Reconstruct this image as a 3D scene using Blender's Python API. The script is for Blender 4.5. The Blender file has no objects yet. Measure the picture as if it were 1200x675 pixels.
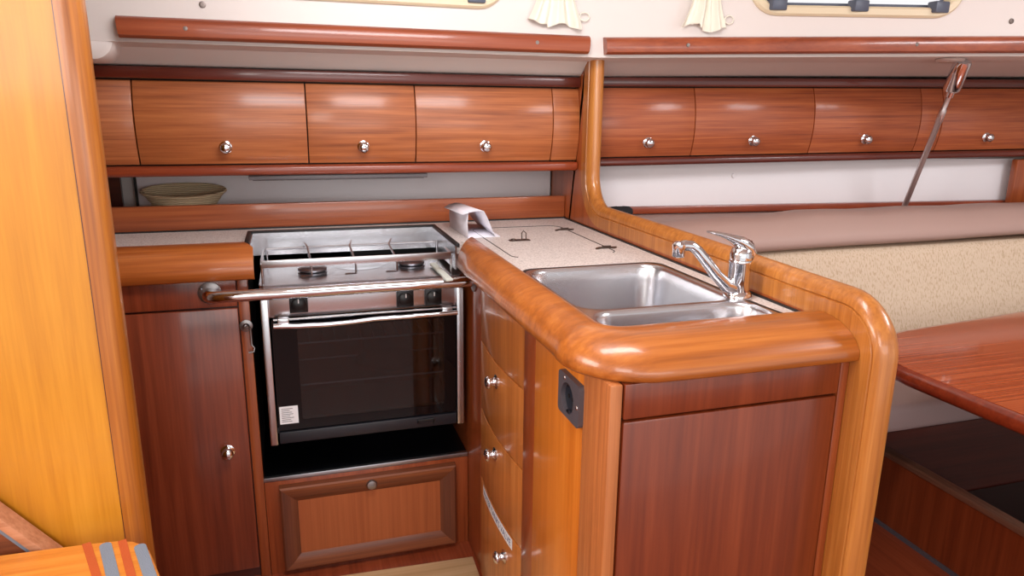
import bpy, bmesh, math, random
from mathutils import Vector, Matrix, Euler
random.seed(7)
PI = math.pi
SC = bpy.context.scene
COL = SC.collection

# ------------------------------------------------------------------ materials
def lin(c):
    out = []
    for v in c:
        v = v / 255.0
        out.append(v / 12.92 if v <= 0.04045 else ((v + 0.055) / 1.055) ** 2.4)
    return (*out, 1.0)

def new_mat(name):
    m = bpy.data.materials.new(name)
    m.use_nodes = True
    nt = m.node_tree
    b = nt.nodes['Principled BSDF']
    return m, nt, b

def plain(name, rgb, rough=0.5, metal=0.0, coat=0.0, bump=0.0, bscale=300.0, spec=0.5, var=0.0):
    m, nt, b = new_mat(name)
    b.inputs['Base Color'].default_value = lin(rgb)
    b.inputs['Roughness'].default_value = rough
    b.inputs['Metallic'].default_value = metal
    b.inputs['Coat Weight'].default_value = coat
    b.inputs['Coat Roughness'].default_value = 0.08
    b.inputs['Specular IOR Level'].default_value = spec
    tc = nt.nodes.new('ShaderNodeTexCoord')
    if bump > 0:
        n = nt.nodes.new('ShaderNodeTexNoise'); n.inputs['Scale'].default_value = bscale
        n.inputs['Detail'].default_value = 3
        nt.links.new(tc.outputs['Object'], n.inputs['Vector'])
        bp = nt.nodes.new('ShaderNodeBump'); bp.inputs['Strength'].default_value = bump
        bp.inputs['Distance'].default_value = 0.002
        nt.links.new(n.outputs['Fac'], bp.inputs['Height'])
        nt.links.new(bp.outputs['Normal'], b.inputs['Normal'])
    if var > 0:
        n2 = nt.nodes.new('ShaderNodeTexNoise'); n2.inputs['Scale'].default_value = 3.0
        nt.links.new(tc.outputs['Object'], n2.inputs['Vector'])
        r = nt.nodes.new('ShaderNodeValToRGB')
        c = lin(rgb)
        r.color_ramp.elements[0].position = 0.3; r.color_ramp.elements[1].position = 0.7
        r.color_ramp.elements[0].color = (c[0]*(1-var), c[1]*(1-var), c[2]*(1-var), 1)
        r.color_ramp.elements[1].color = (min(1, c[0]*(1+var)), min(1, c[1]*(1+var)), min(1, c[2]*(1+var)), 1)
        nt.links.new(n2.outputs['Fac'], r.inputs['Fac'])
        nt.links.new(r.outputs['Color'], b.inputs['Base Color'])
    return m

def wood(name, dark, mid, light, axis='X', rough=0.24, coat=0.45, fine=170.0, broad=26.0, contrast=1.0, along=1.3):
    """varnished mahogany: broad ribbon bands and fine pores, both running along one axis"""
    m, nt, b = new_mat(name)
    tc = nt.nodes.new('ShaderNodeTexCoord')
    def mapped(across, al):
        mp = nt.nodes.new('ShaderNodeMapping')
        s = [across, across, across]; s['XYZ'.index(axis)] = al
        mp.inputs['Scale'].default_value = s
        nt.links.new(tc.outputs['Object'], mp.inputs['Vector'])
        n = nt.nodes.new('ShaderNodeTexNoise'); n.inputs['Scale'].default_value = 1.0
        n.inputs['Detail'].default_value = 4; n.inputs['Roughness'].default_value = 0.6
        n.inputs['Distortion'].default_value = 0.25
        nt.links.new(mp.outputs['Vector'], n.inputs['Vector'])
        return n
    n1 = mapped(broad, along)
    n2 = mapped(fine, 5.0)
    n3 = mapped(broad * 2.7, along * 1.7)
    def math_node(op, a, bb):
        q = nt.nodes.new('ShaderNodeMath'); q.operation = op
        if isinstance(a, float): q.inputs[0].default_value = a
        else: nt.links.new(a, q.inputs[0])
        if isinstance(bb, float): q.inputs[1].default_value = bb
        else: nt.links.new(bb, q.inputs[1])
        return q.outputs[0]
    s = math_node('ADD', math_node('MULTIPLY', n1.outputs['Fac'], 0.45), math_node('MULTIPLY', n3.outputs['Fac'], 0.33))
    s = math_node('ADD', s, math_node('MULTIPLY', n2.outputs['Fac'], 0.22))
    r = nt.nodes.new('ShaderNodeValToRGB')
    r.color_ramp.elements[0].position = 0.5 - 0.15 / contrast
    r.color_ramp.elements[0].color = lin(dark)
    r.color_ramp.elements[1].position = 0.5 + 0.15 / contrast
    r.color_ramp.elements[1].color = lin(light)
    e = r.color_ramp.elements.new(0.5); e.color = lin(mid)
    nt.links.new(s, r.inputs['Fac'])
    nt.links.new(r.outputs['Color'], b.inputs['Base Color'])
    b.inputs['Roughness'].default_value = rough + 0.12
    b.inputs['Coat Weight'].default_value = coat
    b.inputs['Coat Roughness'].default_value = rough * 0.45
    bp = nt.nodes.new('ShaderNodeBump'); bp.inputs['Strength'].default_value = 0.05
    bp.inputs['Distance'].default_value = 0.001
    nt.links.new(n2.outputs['Fac'], bp.inputs['Height'])
    nt.links.new(bp.outputs['Normal'], b.inputs['Normal'])
    return m

M = {}
M['locker'] = wood('locker_mahogany', (134,68,30), (168,92,46), (190,112,60), 'X', broad=60, contrast=1.2, along=2.2, rough=0.42)
M['locker_saloon'] = wood('saloon_locker_mahogany', (130,56,24), (160,78,36), (182,98,50), 'X', broad=60, contrast=1.2, along=2.2, rough=0.42)
M['trim'] = wood('trim_mahogany', (110,42,20), (136,56,28), (156,70,36), 'X')
M['trim_dark'] = wood('dark_trim_mahogany', (74,24,16), (92,32,20), (108,42,26), 'X')
M['rail'] = wood('deck_rail_mahogany', (118,50,26), (146,68,38), (166,84,48), 'X')
M['splash'] = wood('backsplash_mahogany', (128,60,30), (156,80,44), (176,98,56), 'X', broad=34)
M['fiddle'] = wood('fiddle_mahogany', (140,68,24), (172,92,38), (196,116,54), 'X', broad=30, rough=0.2)
M['fiddle_y'] = wood('island_fiddle_mahogany', (138,72,22), (170,94,34), (194,118,52), 'X', broad=30, rough=0.2)
M['part_panel'] = wood('partition_mahogany', (138,62,26), (164,80,36), (182,96,46), 'Z', broad=40)
M['part_trim'] = wood('partition_trim_mahogany', (152,86,32), (182,112,48), (206,136,66), 'Z', broad=40, rough=0.2)
M['cab'] = wood('cabinet_mahogany', (98,38,18), (126,54,28), (146,68,38), 'Z', broad=30)
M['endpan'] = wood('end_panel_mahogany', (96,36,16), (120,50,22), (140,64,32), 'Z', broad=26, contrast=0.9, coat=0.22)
M['drawer'] = wood('drawer_mahogany', (166,92,38), (194,116,54), (214,136,70), 'Z', broad=44)
M['side'] = wood('side_panel_mahogany', (184,96,24), (208,118,38), (222,136,52), 'Z', broad=30, contrast=0.8)
M['post'] = wood('corner_post_mahogany', (148,82,38), (180,106,54), (198,124,66), 'Z', broad=60, rough=0.4, coat=0.2)
M['stile'] = wood('stile_mahogany', (124,54,22), (150,72,34), (170,90,46), 'Z', broad=40)
M['bulk'] = wood('bulkhead_golden', (172,106,16), (196,130,28), (214,150,46), 'Z', broad=11, contrast=0.9, rough=0.3, coat=0.3)
M['bulk_trim'] = wood('bulkhead_edge_mahogany', (132,70,16), (166,96,26), (194,124,44), 'Z', broad=60, rough=0.3)
M['table'] = wood('table_mahogany', (136,54,24), (166,76,38), (188,96,52), 'X', broad=110, along=0.7, rough=0.14, coat=0.8, contrast=1.2)
M['table_edge'] = wood('table_edge_mahogany', (96,30,16), (124,44,22), (146,60,32), 'X', rough=0.16, coat=0.8)
M['sole'] = wood('cabin_sole', (118,50,28), (146,66,38), (166,82,50), 'Y', broad=40)
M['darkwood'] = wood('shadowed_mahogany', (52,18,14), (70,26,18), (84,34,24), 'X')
M['pale_plank'] = wood('pale_sole_plank', (196,158,112), (214,180,134), (226,196,154), 'X', rough=0.5, coat=0.05)
M['moulding'] = wood('drawer_moulding_mahogany', (92,44,20), (122,62,30), (146,80,42), 'X', broad=50, rough=0.4, coat=0.2)
M['moulding_v'] = wood('drawer_moulding_upright', (80,38,20), (106,52,28), (128,68,38), 'Z', broad=50, rough=0.4, coat=0.2)
M['inset'] = wood('drawer_inset_mahogany', (150,74,34), (168,88,44), (182,100,54), 'Z', broad=60, rough=0.4, coat=0.15, contrast=0.8)
M['face'] = wood('face_frame_mahogany', (126,54,26), (150,70,34), (168,84,44), 'Z', broad=50)
M['tread'] = wood('tread_teak', (180,102,28), (202,124,42), (216,146,60), 'X', broad=45, rough=0.35, coat=0.25)
M['stringer'] = wood('stringer_cap', (160,104,72), (186,130,96), (204,150,116), 'X', broad=50, rough=0.45, coat=0.1)
M['board_cap'] = wood('worn_board_cap', (96,58,42), (124,80,60), (148,104,82), 'Y', broad=50, rough=0.4, coat=0.2)
M['footwell'] = wood('footwell_painted_shade', (30,12,12), (38,16,15), (46,20,18), 'X')  # shadow under the table is put into this near-black colour
M['strip_red'] = plain('strip_terracotta', (176,78,36), 0.5, bump=0.3, bscale=500, var=0.2)
M['strip_grey'] = plain('strip_grey', (116,126,140), 0.85, bump=0.6, bscale=900, var=0.15)
M['seal'] = plain('black_sealant', (26,26,28), 0.5)
M['black'] = plain('black_gap', (10,9,10), 0.6)
M['liner'] = plain('white_liner', (222,212,206), 0.5, bump=0.05, bscale=60)
M['liner_panel'] = plain('white_liner_panel', (238,232,234), 0.4)
M['ceil'] = plain('headliner', (226,220,212), 0.6)
M['chrome'] = plain('chrome', (226,226,230), 0.07, 1.0)
M['rodsteel'] = plain('rod_steel', (214,208,208), 0.34, 1.0)
M['steel'] = plain('brushed_steel', (206,206,210), 0.27, 1.0, bump=0.02, bscale=400)
M['steel_dark'] = plain('dark_steel', (150,150,156), 0.3, 1.0)
M['alu'] = plain('aluminium', (186,188,194), 0.35, 1.0)
M['rosette'] = plain('worn_steel', (160,156,156), 0.4, 1.0)
M['laminate'] = plain('speckled_laminate', (204,196,190), 0.45)
M['seam'] = plain('lid_seam', (70,60,56), 0.6)
M['bronze'] = plain('bronze_fitting', (96,84,78), 0.35, 0.9)
M['blackgloss'] = plain('black_enamel', (6,6,9), 0.06, spec=0.3)
M['blackplastic'] = plain('black_plastic', (16,16,18), 0.4)
M['greyplastic'] = plain('dark_grey_plastic', (84,78,84), 0.45)
M['greylamp'] = plain('grey_lamp_housing', (98,92,94), 0.4)
M['socketblue'] = plain('socket_interior', (28,34,44), 0.3)
M['mat_black'] = plain('black_shelf_lining', (12,13,17), 0.28)
M['charcoal'] = plain('charcoal_enamel', (34,34,40), 0.4)
M['cavity'] = plain('oven_cavity', (92,94,98), 0.5, 0.3)
M['paper'] = plain('white_paper', (232,228,236), 0.8)
M['label'] = plain('label_white', (246,246,248), 0.6)
M['blueink'] = plain('blue_ink', (40,70,140), 0.6)
M['greyink'] = plain('grey_ink', (120,120,126), 0.6)
M['whitetab'] = plain('white_tab', (224,230,220), 0.5)
M['bolster'] = plain('taupe_vinyl', (172,142,132), 0.55, bump=0.1, bscale=300)
M['seatfab'] = plain('taupe_seat_vinyl', (158,136,134), 0.6, bump=0.1, bscale=300)
M['curtain'] = plain('cream_curtain', (236,230,214), 0.9, bump=0.1, bscale=700)
M['portframe'] = plain('port_frame_cream', (222,204,172), 0.4)
M['clip'] = plain('slate_clip', (84,90,106), 0.4)
M['blackcloth'] = plain('black_cloth', (20,20,24), 0.8, bump=0.3, bscale=200)
M['screwhead'] = plain('screw_head', (140,128,122), 0.4, 0.8)

# laminate speckle
def speckle(m, base, dark):
    nt = m.node_tree; b = nt.nodes['Principled BSDF']
    tc = nt.nodes.new('ShaderNodeTexCoord')
    n = nt.nodes.new('ShaderNodeTexNoise'); n.inputs['Scale'].default_value = 260; n.inputs['Detail'].default_value = 4
    nt.links.new(tc.outputs['Object'], n.inputs['Vector'])
    r = nt.nodes.new('ShaderNodeValToRGB')
    r.color_ramp.elements[0].position = 0.36; r.color_ramp.elements[0].color = lin(dark)
    r.color_ramp.elements[1].position = 0.56; r.color_ramp.elements[1].color = lin(base)
    nt.links.new(n.outputs['Fac'], r.inputs['Fac'])
    nt.links.new(r.outputs['Color'], b.inputs['Base Color'])
speckle(M['laminate'], (226,216,210), (190,178,172))

def backrest_fabric():
    m, nt, b = new_mat('dashed_beige_fabric')
    tc = nt.nodes.new('ShaderNodeTexCoord')
    mp = nt.nodes.new('ShaderNodeMapping'); mp.inputs['Scale'].default_value = (250, 250, 46)
    n = nt.nodes.new('ShaderNodeTexNoise'); n.inputs['Scale'].default_value = 1.0; n.inputs['Detail'].default_value = 2
    nt.links.new(tc.outputs['Object'], mp.inputs['Vector']); nt.links.new(mp.outputs['Vector'], n.inputs['Vector'])
    r = nt.nodes.new('ShaderNodeValToRGB')
    r.color_ramp.elements[0].position = 0.36; r.color_ramp.elements[0].color = lin((188,162,134))
    r.color_ramp.elements[1].position = 0.5; r.color_ramp.elements[1].color = lin((208,186,162))
    nt.links.new(n.outputs['Fac'], r.inputs['Fac']); nt.links.new(r.outputs['Color'], b.inputs['Base Color'])
    b.inputs['Roughness'].default_value = 0.9
    return m
M['backfab'] = backrest_fabric()

def wicker():
    m, nt, b = new_mat('woven_wicker')
    tc = nt.nodes.new('ShaderNodeTexCoord')
    w = nt.nodes.new('ShaderNodeTexWave'); w.wave_type = 'BANDS'; w.bands_direction = 'Z'
    w.inputs['Scale'].default_value = 60; w.inputs['Distortion'].default_value = 2.0
    nt.links.new(tc.outputs['Object'], w.inputs['Vector'])
    r = nt.nodes.new('ShaderNodeValToRGB')
    r.color_ramp.elements[0].color = lin((172,148,112)); r.color_ramp.elements[1].color = lin((232,214,178))
    nt.links.new(w.outputs['Fac'], r.inputs['Fac']); nt.links.new(r.outputs['Color'], b.inputs['Base Color'])
    bp = nt.nodes.new('ShaderNodeBump'); bp.inputs['Strength'].default_value = 0.5; bp.inputs['Distance'].default_value = 0.003
    nt.links.new(w.outputs['Fac'], bp.inputs['Height']); nt.links.new(bp.outputs['Normal'], b.inputs['Normal'])
    b.inputs['Roughness'].default_value = 0.75
    return m
M['wicker'] = wicker()

def dark_glass():
    m, nt, b = new_mat('smoked_oven_glass')
    out = nt.nodes['Material Output']
    tr = nt.nodes.new('ShaderNodeBsdfTransparent'); tr.inputs['Color'].default_value = (0.40, 0.42, 0.44, 1)
    gl = nt.nodes.new('ShaderNodeBsdfGlossy'); gl.inputs['Roughness'].default_value = 0.04
    fr = nt.nodes.new('ShaderNodeFresnel'); fr.inputs['IOR'].default_value = 1.6
    mx = nt.nodes.new('ShaderNodeMixShader')
    nt.links.new(fr.outputs[0], mx.inputs[0]); nt.links.new(tr.outputs[0], mx.inputs[1]); nt.links.new(gl.outputs[0], mx.inputs[2])
    nt.links.new(mx.outputs[0], out.inputs['Surface'])
    nt.nodes.remove(b)
    return m
M['ovenglass'] = dark_glass()

def port_glass():
    m, nt, b = new_mat('port_glass')
    out = nt.nodes['Material Output']
    tr = nt.nodes.new('ShaderNodeBsdfTransparent'); tr.inputs['Color'].default_value = (0.99, 0.99, 1.0, 1)
    gl = nt.nodes.new('ShaderNodeBsdfGlossy'); gl.inputs['Roughness'].default_value = 0.02
    fr = nt.nodes.new('ShaderNodeFresnel'); fr.inputs['IOR'].default_value = 1.45
    mx = nt.nodes.new('ShaderNodeMixShader')
    nt.links.new(fr.outputs[0], mx.inputs[0]); nt.links.new(tr.outputs[0], mx.inputs[1]); nt.links.new(gl.outputs[0], mx.inputs[2])
    nt.links.new(mx.outputs[0], out.inputs['Surface'])
    nt.nodes.remove(b)
    return m
M['glass'] = port_glass()

# ------------------------------------------------------------------ mesh helper
def arc(cx, cy, r, a0, a1, n):
    return [(cx + r * math.cos(math.radians(a0 + (a1 - a0) * i / n)), cy + r * math.sin(math.radians(a0 + (a1 - a0) * i / n))) for i in range(n + 1)]

def rrect(x0, x1, y0, y1, r, n=6):
    return (arc(x1 - r, y1 - r, r, 0, 90, n) + arc(x0 + r, y1 - r, r, 90, 180, n) +
            arc(x0 + r, y0 + r, r, 180, 270, n) + arc(x1 - r, y0 + r, r, 270, 360, n))

class MB:
    def __init__(self): self.bm = bmesh.new()
    def box(self, x0, x1, y0, y1, z0, z1, bev=0.0, seg=2):
        t = bmesh.new()
        bmesh.ops.create_cube(t, size=1.0)
        for v in t.verts:
            v.co = Vector(((x0 + x1) / 2 + v.co.x * (x1 - x0), (y0 + y1) / 2 + v.co.y * (y1 - y0), (z0 + z1) / 2 + v.co.z * (z1 - z0)))
        if bev > 0: bmesh.ops.bevel(t, geom=t.edges[:], offset=bev, segments=seg, profile=0.5, affect='EDGES')
        self._merge(t); return self
    def _merge(self, t, mat=None):
        if mat is not None: bmesh.ops.transform(t, matrix=mat, verts=t.verts[:])
        vm = {v: self.bm.verts.new(v.co) for v in t.verts}
        for f in t.faces:
            try: self.bm.faces.new([vm[v] for v in f.verts])
            except ValueError: pass
        t.free()
    def obox(self, c, size, rot, bev=0.0):
        t = bmesh.new(); bmesh.ops.create_cube(t, size=1.0)
        for v in t.verts: v.co = Vector((v.co.x * size[0], v.co.y * size[1], v.co.z * size[2]))
        if bev > 0: bmesh.ops.bevel(t, geom=t.edges[:], offset=bev, segments=2, profile=0.5, affect='EDGES')
        self._merge(t, Matrix.Translation(Vector(c)) @ (rot.to_matrix().to_4x4() if hasattr(rot, 'to_matrix') else rot))
        return self
    def poly(self, pts):
        self.bm.faces.new([self.bm.verts.new(p) for p in pts]); return self
    def loft(self, rings, closed=True, cap=True, loop=False):
        vr = [[self.bm.verts.new(p) for p in r] for r in rings]
        n = len(vr[0]); m = len(vr)
        for i in range(m if loop else m - 1):
            a, b = vr[i], vr[(i + 1) % m]
            for j in range(n if closed else n - 1):
                k = (j + 1) % n
                try: self.bm.faces.new((a[j], a[k], b[k], b[j]))
                except ValueError: pass
        if cap and closed and not loop:
            try: self.bm.faces.new(list(reversed(vr[0]))); self.bm.faces.new(vr[-1])
            except ValueError: pass
        return self
    def prism(self, pts2, plane, a, b, bev=0.0):
        """pts2 extruded: plane 'xy' along z, 'yz' along x, 'xz' along y"""
        def P(p, h):
            return {'xy': (p[0], p[1], h), 'yz': (h, p[0], p[1]), 'xz': (p[0], h, p[1])}[plane]
        t = bmesh.new()
        va = [t.verts.new(P(p, a)) for p in pts2]; vb = [t.verts.new(P(p, b)) for p in pts2]
        n = len(pts2)
        fa = t.faces.new(va); fb = t.faces.new(list(reversed(vb)))
        for i in range(n):
            k = (i + 1) % n
            t.faces.new((va[i], vb[i], vb[k], va[k]))
        bmesh.ops.recalc_face_normals(t, faces=t.faces[:])
        if bev > 0:
            es = set(fa.edges) | set(fb.edges)
            bmesh.ops.bevel(t, geom=list(es), offset=bev, segments=2, profile=0.5, affect='EDGES', clamp_overlap=True)
        self._merge(t); return self
    def plate(self, outer, holes, z0, z1):
        """flat plate in xy with holes"""
        t = bmesh.new(); loops = []
        for lp in [outer] + holes:
            vs = [t.verts.new((p[0], p[1], z1)) for p in lp]
            for i in range(len(vs)): t.edges.new((vs[i], vs[(i + 1) % len(vs)]))
        bmesh.ops.triangle_fill(t, use_beauty=True, use_dissolve=False, edges=t.edges[:], normal=(0, 0, 1))
        top = t.faces[:]
        r = bmesh.ops.extrude_face_region(t, geom=top)
        for v in r['geom']:
            if isinstance(v, bmesh.types.BMVert): v.co.z = z0
        bmesh.ops.recalc_face_normals(t, faces=t.faces[:])
        self._merge(t); return self
    def tube(self, pts, r, seg=10, cap=True, closed=False):
        pts = [Vector(p) for p in pts]; n = len(pts)
        rs = r if isinstance(r, (list, tuple)) else [r] * n
        rings = []; nrm = None
        for i, p in enumerate(pts):
            if closed: d = (pts[(i + 1) % n] - pts[i - 1])
            else: d = (pts[min(i + 1, n - 1)] - pts[max(i - 1, 0)])
            d.normalize()
            if nrm is None:
                nrm = d.orthogonal().normalized()
            else:
                nrm = (nrm - d * nrm.dot(d)).normalized()
            bn = d.cross(nrm)
            rings.append([p + (nrm * math.cos(2 * PI * k / seg) + bn * math.sin(2 * PI * k / seg)) * rs[i] for k in range(seg)])
        return self.loft(rings, True, cap, closed)
    def lathe(self, prof, o, d=(0, 0, 1), seg=24, sx=1.0, sy=1.0):
        d = Vector(d).normalized(); o = Vector(o)
        u = d.orthogonal().normalized(); w = d.cross(u)
        rings = []
        for r, h in prof:
            r = max(r, 1e-5)
            rings.append([o + d * h + (u * math.cos(2 * PI * k / seg) * sx + w * math.sin(2 * PI * k / seg) * sy) * r for k in range(seg)])
        return self.loft(rings, True, True)
    def build(self, name, mat, parent=None, angle=38, smooth=True, origin=None):
        bm = self.bm
        bmesh.ops.remove_doubles(bm, verts=bm.verts[:], dist=1e-6)
        bmesh.ops.recalc_face_normals(bm, faces=bm.faces[:])
        off = Vector((0, 0, 0))
        p = parent
        while p is not None:
            off += p.location; p = p.parent
        loc = Vector((0, 0, 0))
        if parent is None and origin is not None: loc = Vector(origin)
        for v in bm.verts: v.co -= off + loc
        lim = math.radians(angle)
        for e in bm.edges:
            if len(e.link_faces) == 2 and e.calc_face_angle(0.0) > lim: e.smooth = False
        for f in bm.faces: f.smooth = smooth
        me = bpy.data.meshes.new(name); bm.to_mesh(me); bm.free()
        me.materials.append(mat if not isinstance(mat, str) else M[mat])
        o = bpy.data.objects.new(name, me); COL.objects.link(o)
        o.location = loc
        if parent is not None: o.parent = parent
        return o

def thing(name, label, cat, loc=(0, 0, 0), group=None):
    o = bpy.data.objects.new(name, None); COL.objects.link(o)
    o.empty_display_size = 0.05
    o.location = loc
    return tag(o, label, cat, group)
def tag(o, label, cat, group=None):
    o['label'] = label; o['category'] = cat
    if group: o['group'] = group
    return o
def struct(o, label=None, cat=None):
    o['kind'] = 'structure'
    if label: o['label'] = label
    if cat: o['category'] = cat
    return o

def knob(parent, p, d, name='knob', k=1.0):
    prof = [(0, 0), (0.0165, 0), (0.0165, 0.003), (0.0115, 0.005), (0.0085, 0.008), (0.0085, 0.013),
            (0.013, 0.016), (0.0148, 0.019), (0.0145, 0.023), (0.011, 0.0265), (0.005, 0.0285), (0, 0.029)]
    return MB().lathe([(r * k, h * k) for r, h in prof], p, d, 20).build(name, 'chrome', parent, 50)

# ------------------------------------------------------------------ camera
F_PX, YAW, PITCH, ROLL = 836.745, 0.30294, 0.247203, 0.0116879
cy, sy, cp, sp = math.cos(YAW), math.sin(YAW), math.cos(PITCH), math.sin(PITCH)
fwd = Vector((sy * cp, cy * cp, -sp)); right = Vector((cy, -sy, 0)); up = right.cross(fwd)
r2 = right * math.cos(ROLL) + up * math.sin(ROLL); u2 = -right * math.sin(ROLL) + up * math.cos(ROLL)
cam = bpy.data.cameras.new('camera'); cam.sensor_width = 36; cam.sensor_fit = 'HORIZONTAL'
cam.lens = F_PX / 1200 * 36; cam.clip_start = 0.02
co = bpy.data.objects.new('camera', cam); COL.objects.link(co)
mw = Matrix((r2, u2, -fwd)).transposed().to_4x4(); mw.translation = (0, 0, 1.25)
co.matrix_world = mw
SC.camera = co

# ------------------------------------------------------------------ the setting
CEIL = 1.92
struct(MB().box(-1.5, 4.4, -1.5, 2.6, -0.06, 0.0).build('floor', 'sole'))
struct(MB().box(-1.5, 4.4, -1.5, 2.6, CEIL, CEIL + 0.04).build('ceiling', 'ceil'))
struct(MB().box(4.4, 4.44, -1.5, 2.6, 0.0, CEIL).build('wall_right', 'liner'))
struct(MB().box(-1.54, -1.5, -1.5, 2.6, 0.0, CEIL).build('wall_left', 'liner'))

def rail_y(x):          # inner face of the cabin side: straight abreast the galley, closing in towards the right
    return 1.955 if x < 0.86 else 1.955 - 0.27 * (x - 0.86) if x < 5 else 0
def sheer(x): return 0.0 if x < 0.86 else 0.018 * (x - 0.86)

# cabin side with the two port openings; built in (s, z) then bent to plan
PORTS = [(-0.06, 0.567, 1.521, 1.72), (1.28, 1.835, 1.528, 1.74)]
def cabin_side():
    t = bmesh.new(); loops = []
    zc = 1.39
    xs = [-1.5 + 0.1 * i for i in range(60)]
    outer = [(x, zc + sheer(x)) for x in xs] + [(x, 1.93) for x in reversed(xs)]
    holes = [rrect(a + 0.008, b - 0.008, c + 0.008 + (0.02 if a > 1 else 0.0) * 0, d - 0.008, 0.05, 8) for a, b, c, d in PORTS]
    for lp in [outer] + holes:
        vs = [t.verts.new((p[0], 0, p[1])) for p in lp]
        for i in range(len(vs)): t.edges.new((vs[i], vs[(i + 1) % len(vs)]))
    bmesh.ops.triangle_fill(t, use_beauty=True, use_dissolve=False, edges=t.edges[:], normal=(0, -1, 0))
    r = bmesh.ops.extrude_face_region(t, geom=t.faces[:])
    for v in r['geom']:
        if isinstance(v, bmesh.types.BMVert): v.co.y = 0.03
    for v in t.verts: v.co.y += rail_y(v.co.x)
    m = MB(); m._merge(t)
    # side deck underside, then the hull down to the sole
    rings = []
    for x in (-1.5, 0.86, 0.88, 1.5, 2.2, 3.0, 4.4):
        y, s = rail_y(x), sheer(x)
        yl = 2.082 if x <= 0.86 else 2.112 - 0.068 * (x - 0.908)
        if x > 1.0: s += 0.004
        yb = yl + 0.26
        k = (yl - y - 0.03)
        rings.append([(x, y + 0.022, 1.392 + s), (x, y + 0.034, 1.388 + s), (x, y + 0.03 + k * 0.52, 1.384 + s), (x, y + 0.03 + k * 0.60, 1.378 + s),
                      (x, y + 0.03 + k * 0.88, 1.356 + s), (x, yl, 1.347 + s), (x, yl + 0.015, 1.344 + s), (x, yb, 1.344 + s), (x, yb + 0.005, 0.9), (x, yb + 0.005, 0.0),
                      (x, yb + 0.05, 0.0), (x, yb + 0.05, 1.41 + s), (x, y + 0.022, 1.41 + s)])
    m.loft(rings)
    # moulded end that closes the recess on the left
    m.prism(arc(-0.42, 1.395, 0.05, -90, 0, 8) + [(-0.37, 1.46), (-1.4, 1.46), (-1.4, 1.345)], 'xz', 1.956, 2.33, 0.016)
    return m
wb = struct(cabin_side().build('wall_back', 'liner', angle=30))
for p in ((-0.171, rail_y(0), 1.48), (2.0, rail_y(2.0), 1.506)):
    MB().lathe([(0, 0), (0.008, 0), (0.007, 0.003), (0.003, 0.004), (0, 0.003)], p, (0, -1, 0), 14).build('screw', 'screwhead', wb)

# ports: frame, pane, three clips each
for i, (a, b, c, d) in enumerate(PORTS):
    def ring(off, dy):
        return [(p[0], rail_y(p[0]) + dy, p[1]) for p in rrect(a - off, b + off, c - off, d + off, 0.06 + off, 8)]
    w = MB(); w.loft([ring(-0.010, 0.028), ring(-0.010, -0.006), ring(-0.004, -0.012), ring(0.012, -0.012), ring(0.018, -0.006), ring(0.018, 0.0)], True, False)
    wo = struct(w.build('window_%d' % (i + 1), 'portframe'))
    g = MB(); g.poly(ring(-0.006, 0.022)); g.build('pane', 'glass', wo, smooth=False)
    g = MB(); g.loft([ring(-0.008, 0.020), ring(-0.020, 0.018)], True, False); g.build('gasket', 'clip', wo)
    xs = ((-0.002, 0.25, 0.50), (1.337, 1.562, 1.785))[i]
    for x in xs:
        y = rail_y(x)
        MB().box(x - 0.024, x + 0.024, y - 0.022, y + 0.012, c - 0.005, c + 0.026, 0.004).build('clip', 'clip', wo)

# ------------------------------------------------------------------ deck rails
def deck_rail(pts, z0, z1, label, screws):
    t = thing('deck_rail', label, 'rail', (pts[0][0], pts[0][1], z0))
    prof = [(0.0, 0.0), (-0.020, 0.0), (-0.028, 0.006), (-0.031, 0.018), (-0.030, 0.034), (-0.025, 0.043), (-0.015, 0.048), (0.0, 0.048)]
    rings = []
    for i, (x, y, s) in enumerate(pts):
        rings.append([(x + (0.004 if i == 0 else -0.003 if i == len(pts) - 1 else 0) * (1 - q[1] / 0.048), y + q[0], z0 + s + q[1] * (z1 - z0) / 0.048) for q in prof])
    MB().loft(rings).build('bar', 'rail', t)
    for x in screws:
        MB().lathe([(0, 0), (0.006, 0), (0.005, 0.002), (0, 0.0025)], (x, rail_y(x) - 0.0305, (z0 + z1) / 2 + sheer(x)), (0, -1, 0), 12).build('screw', 'screwhead', t)
    return t
deck_rail([(x, rail_y(x) - 0.001, 0) for x in (-0.358, -0.1, 0.4, 0.822)], 1.398, 1.446, 'long mahogany rail under the side deck above the galley lockers', (-0.21, 0.665))
deck_rail([(x, rail_y(x) - 0.001, sheer(x)) for x in (0.868, 1.2, 1.7, 2.3, 3.2)], 1.398, 1.444, 'mahogany rail above the saloon lockers, running past the steel rod', (1.09, 1.72))

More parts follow.
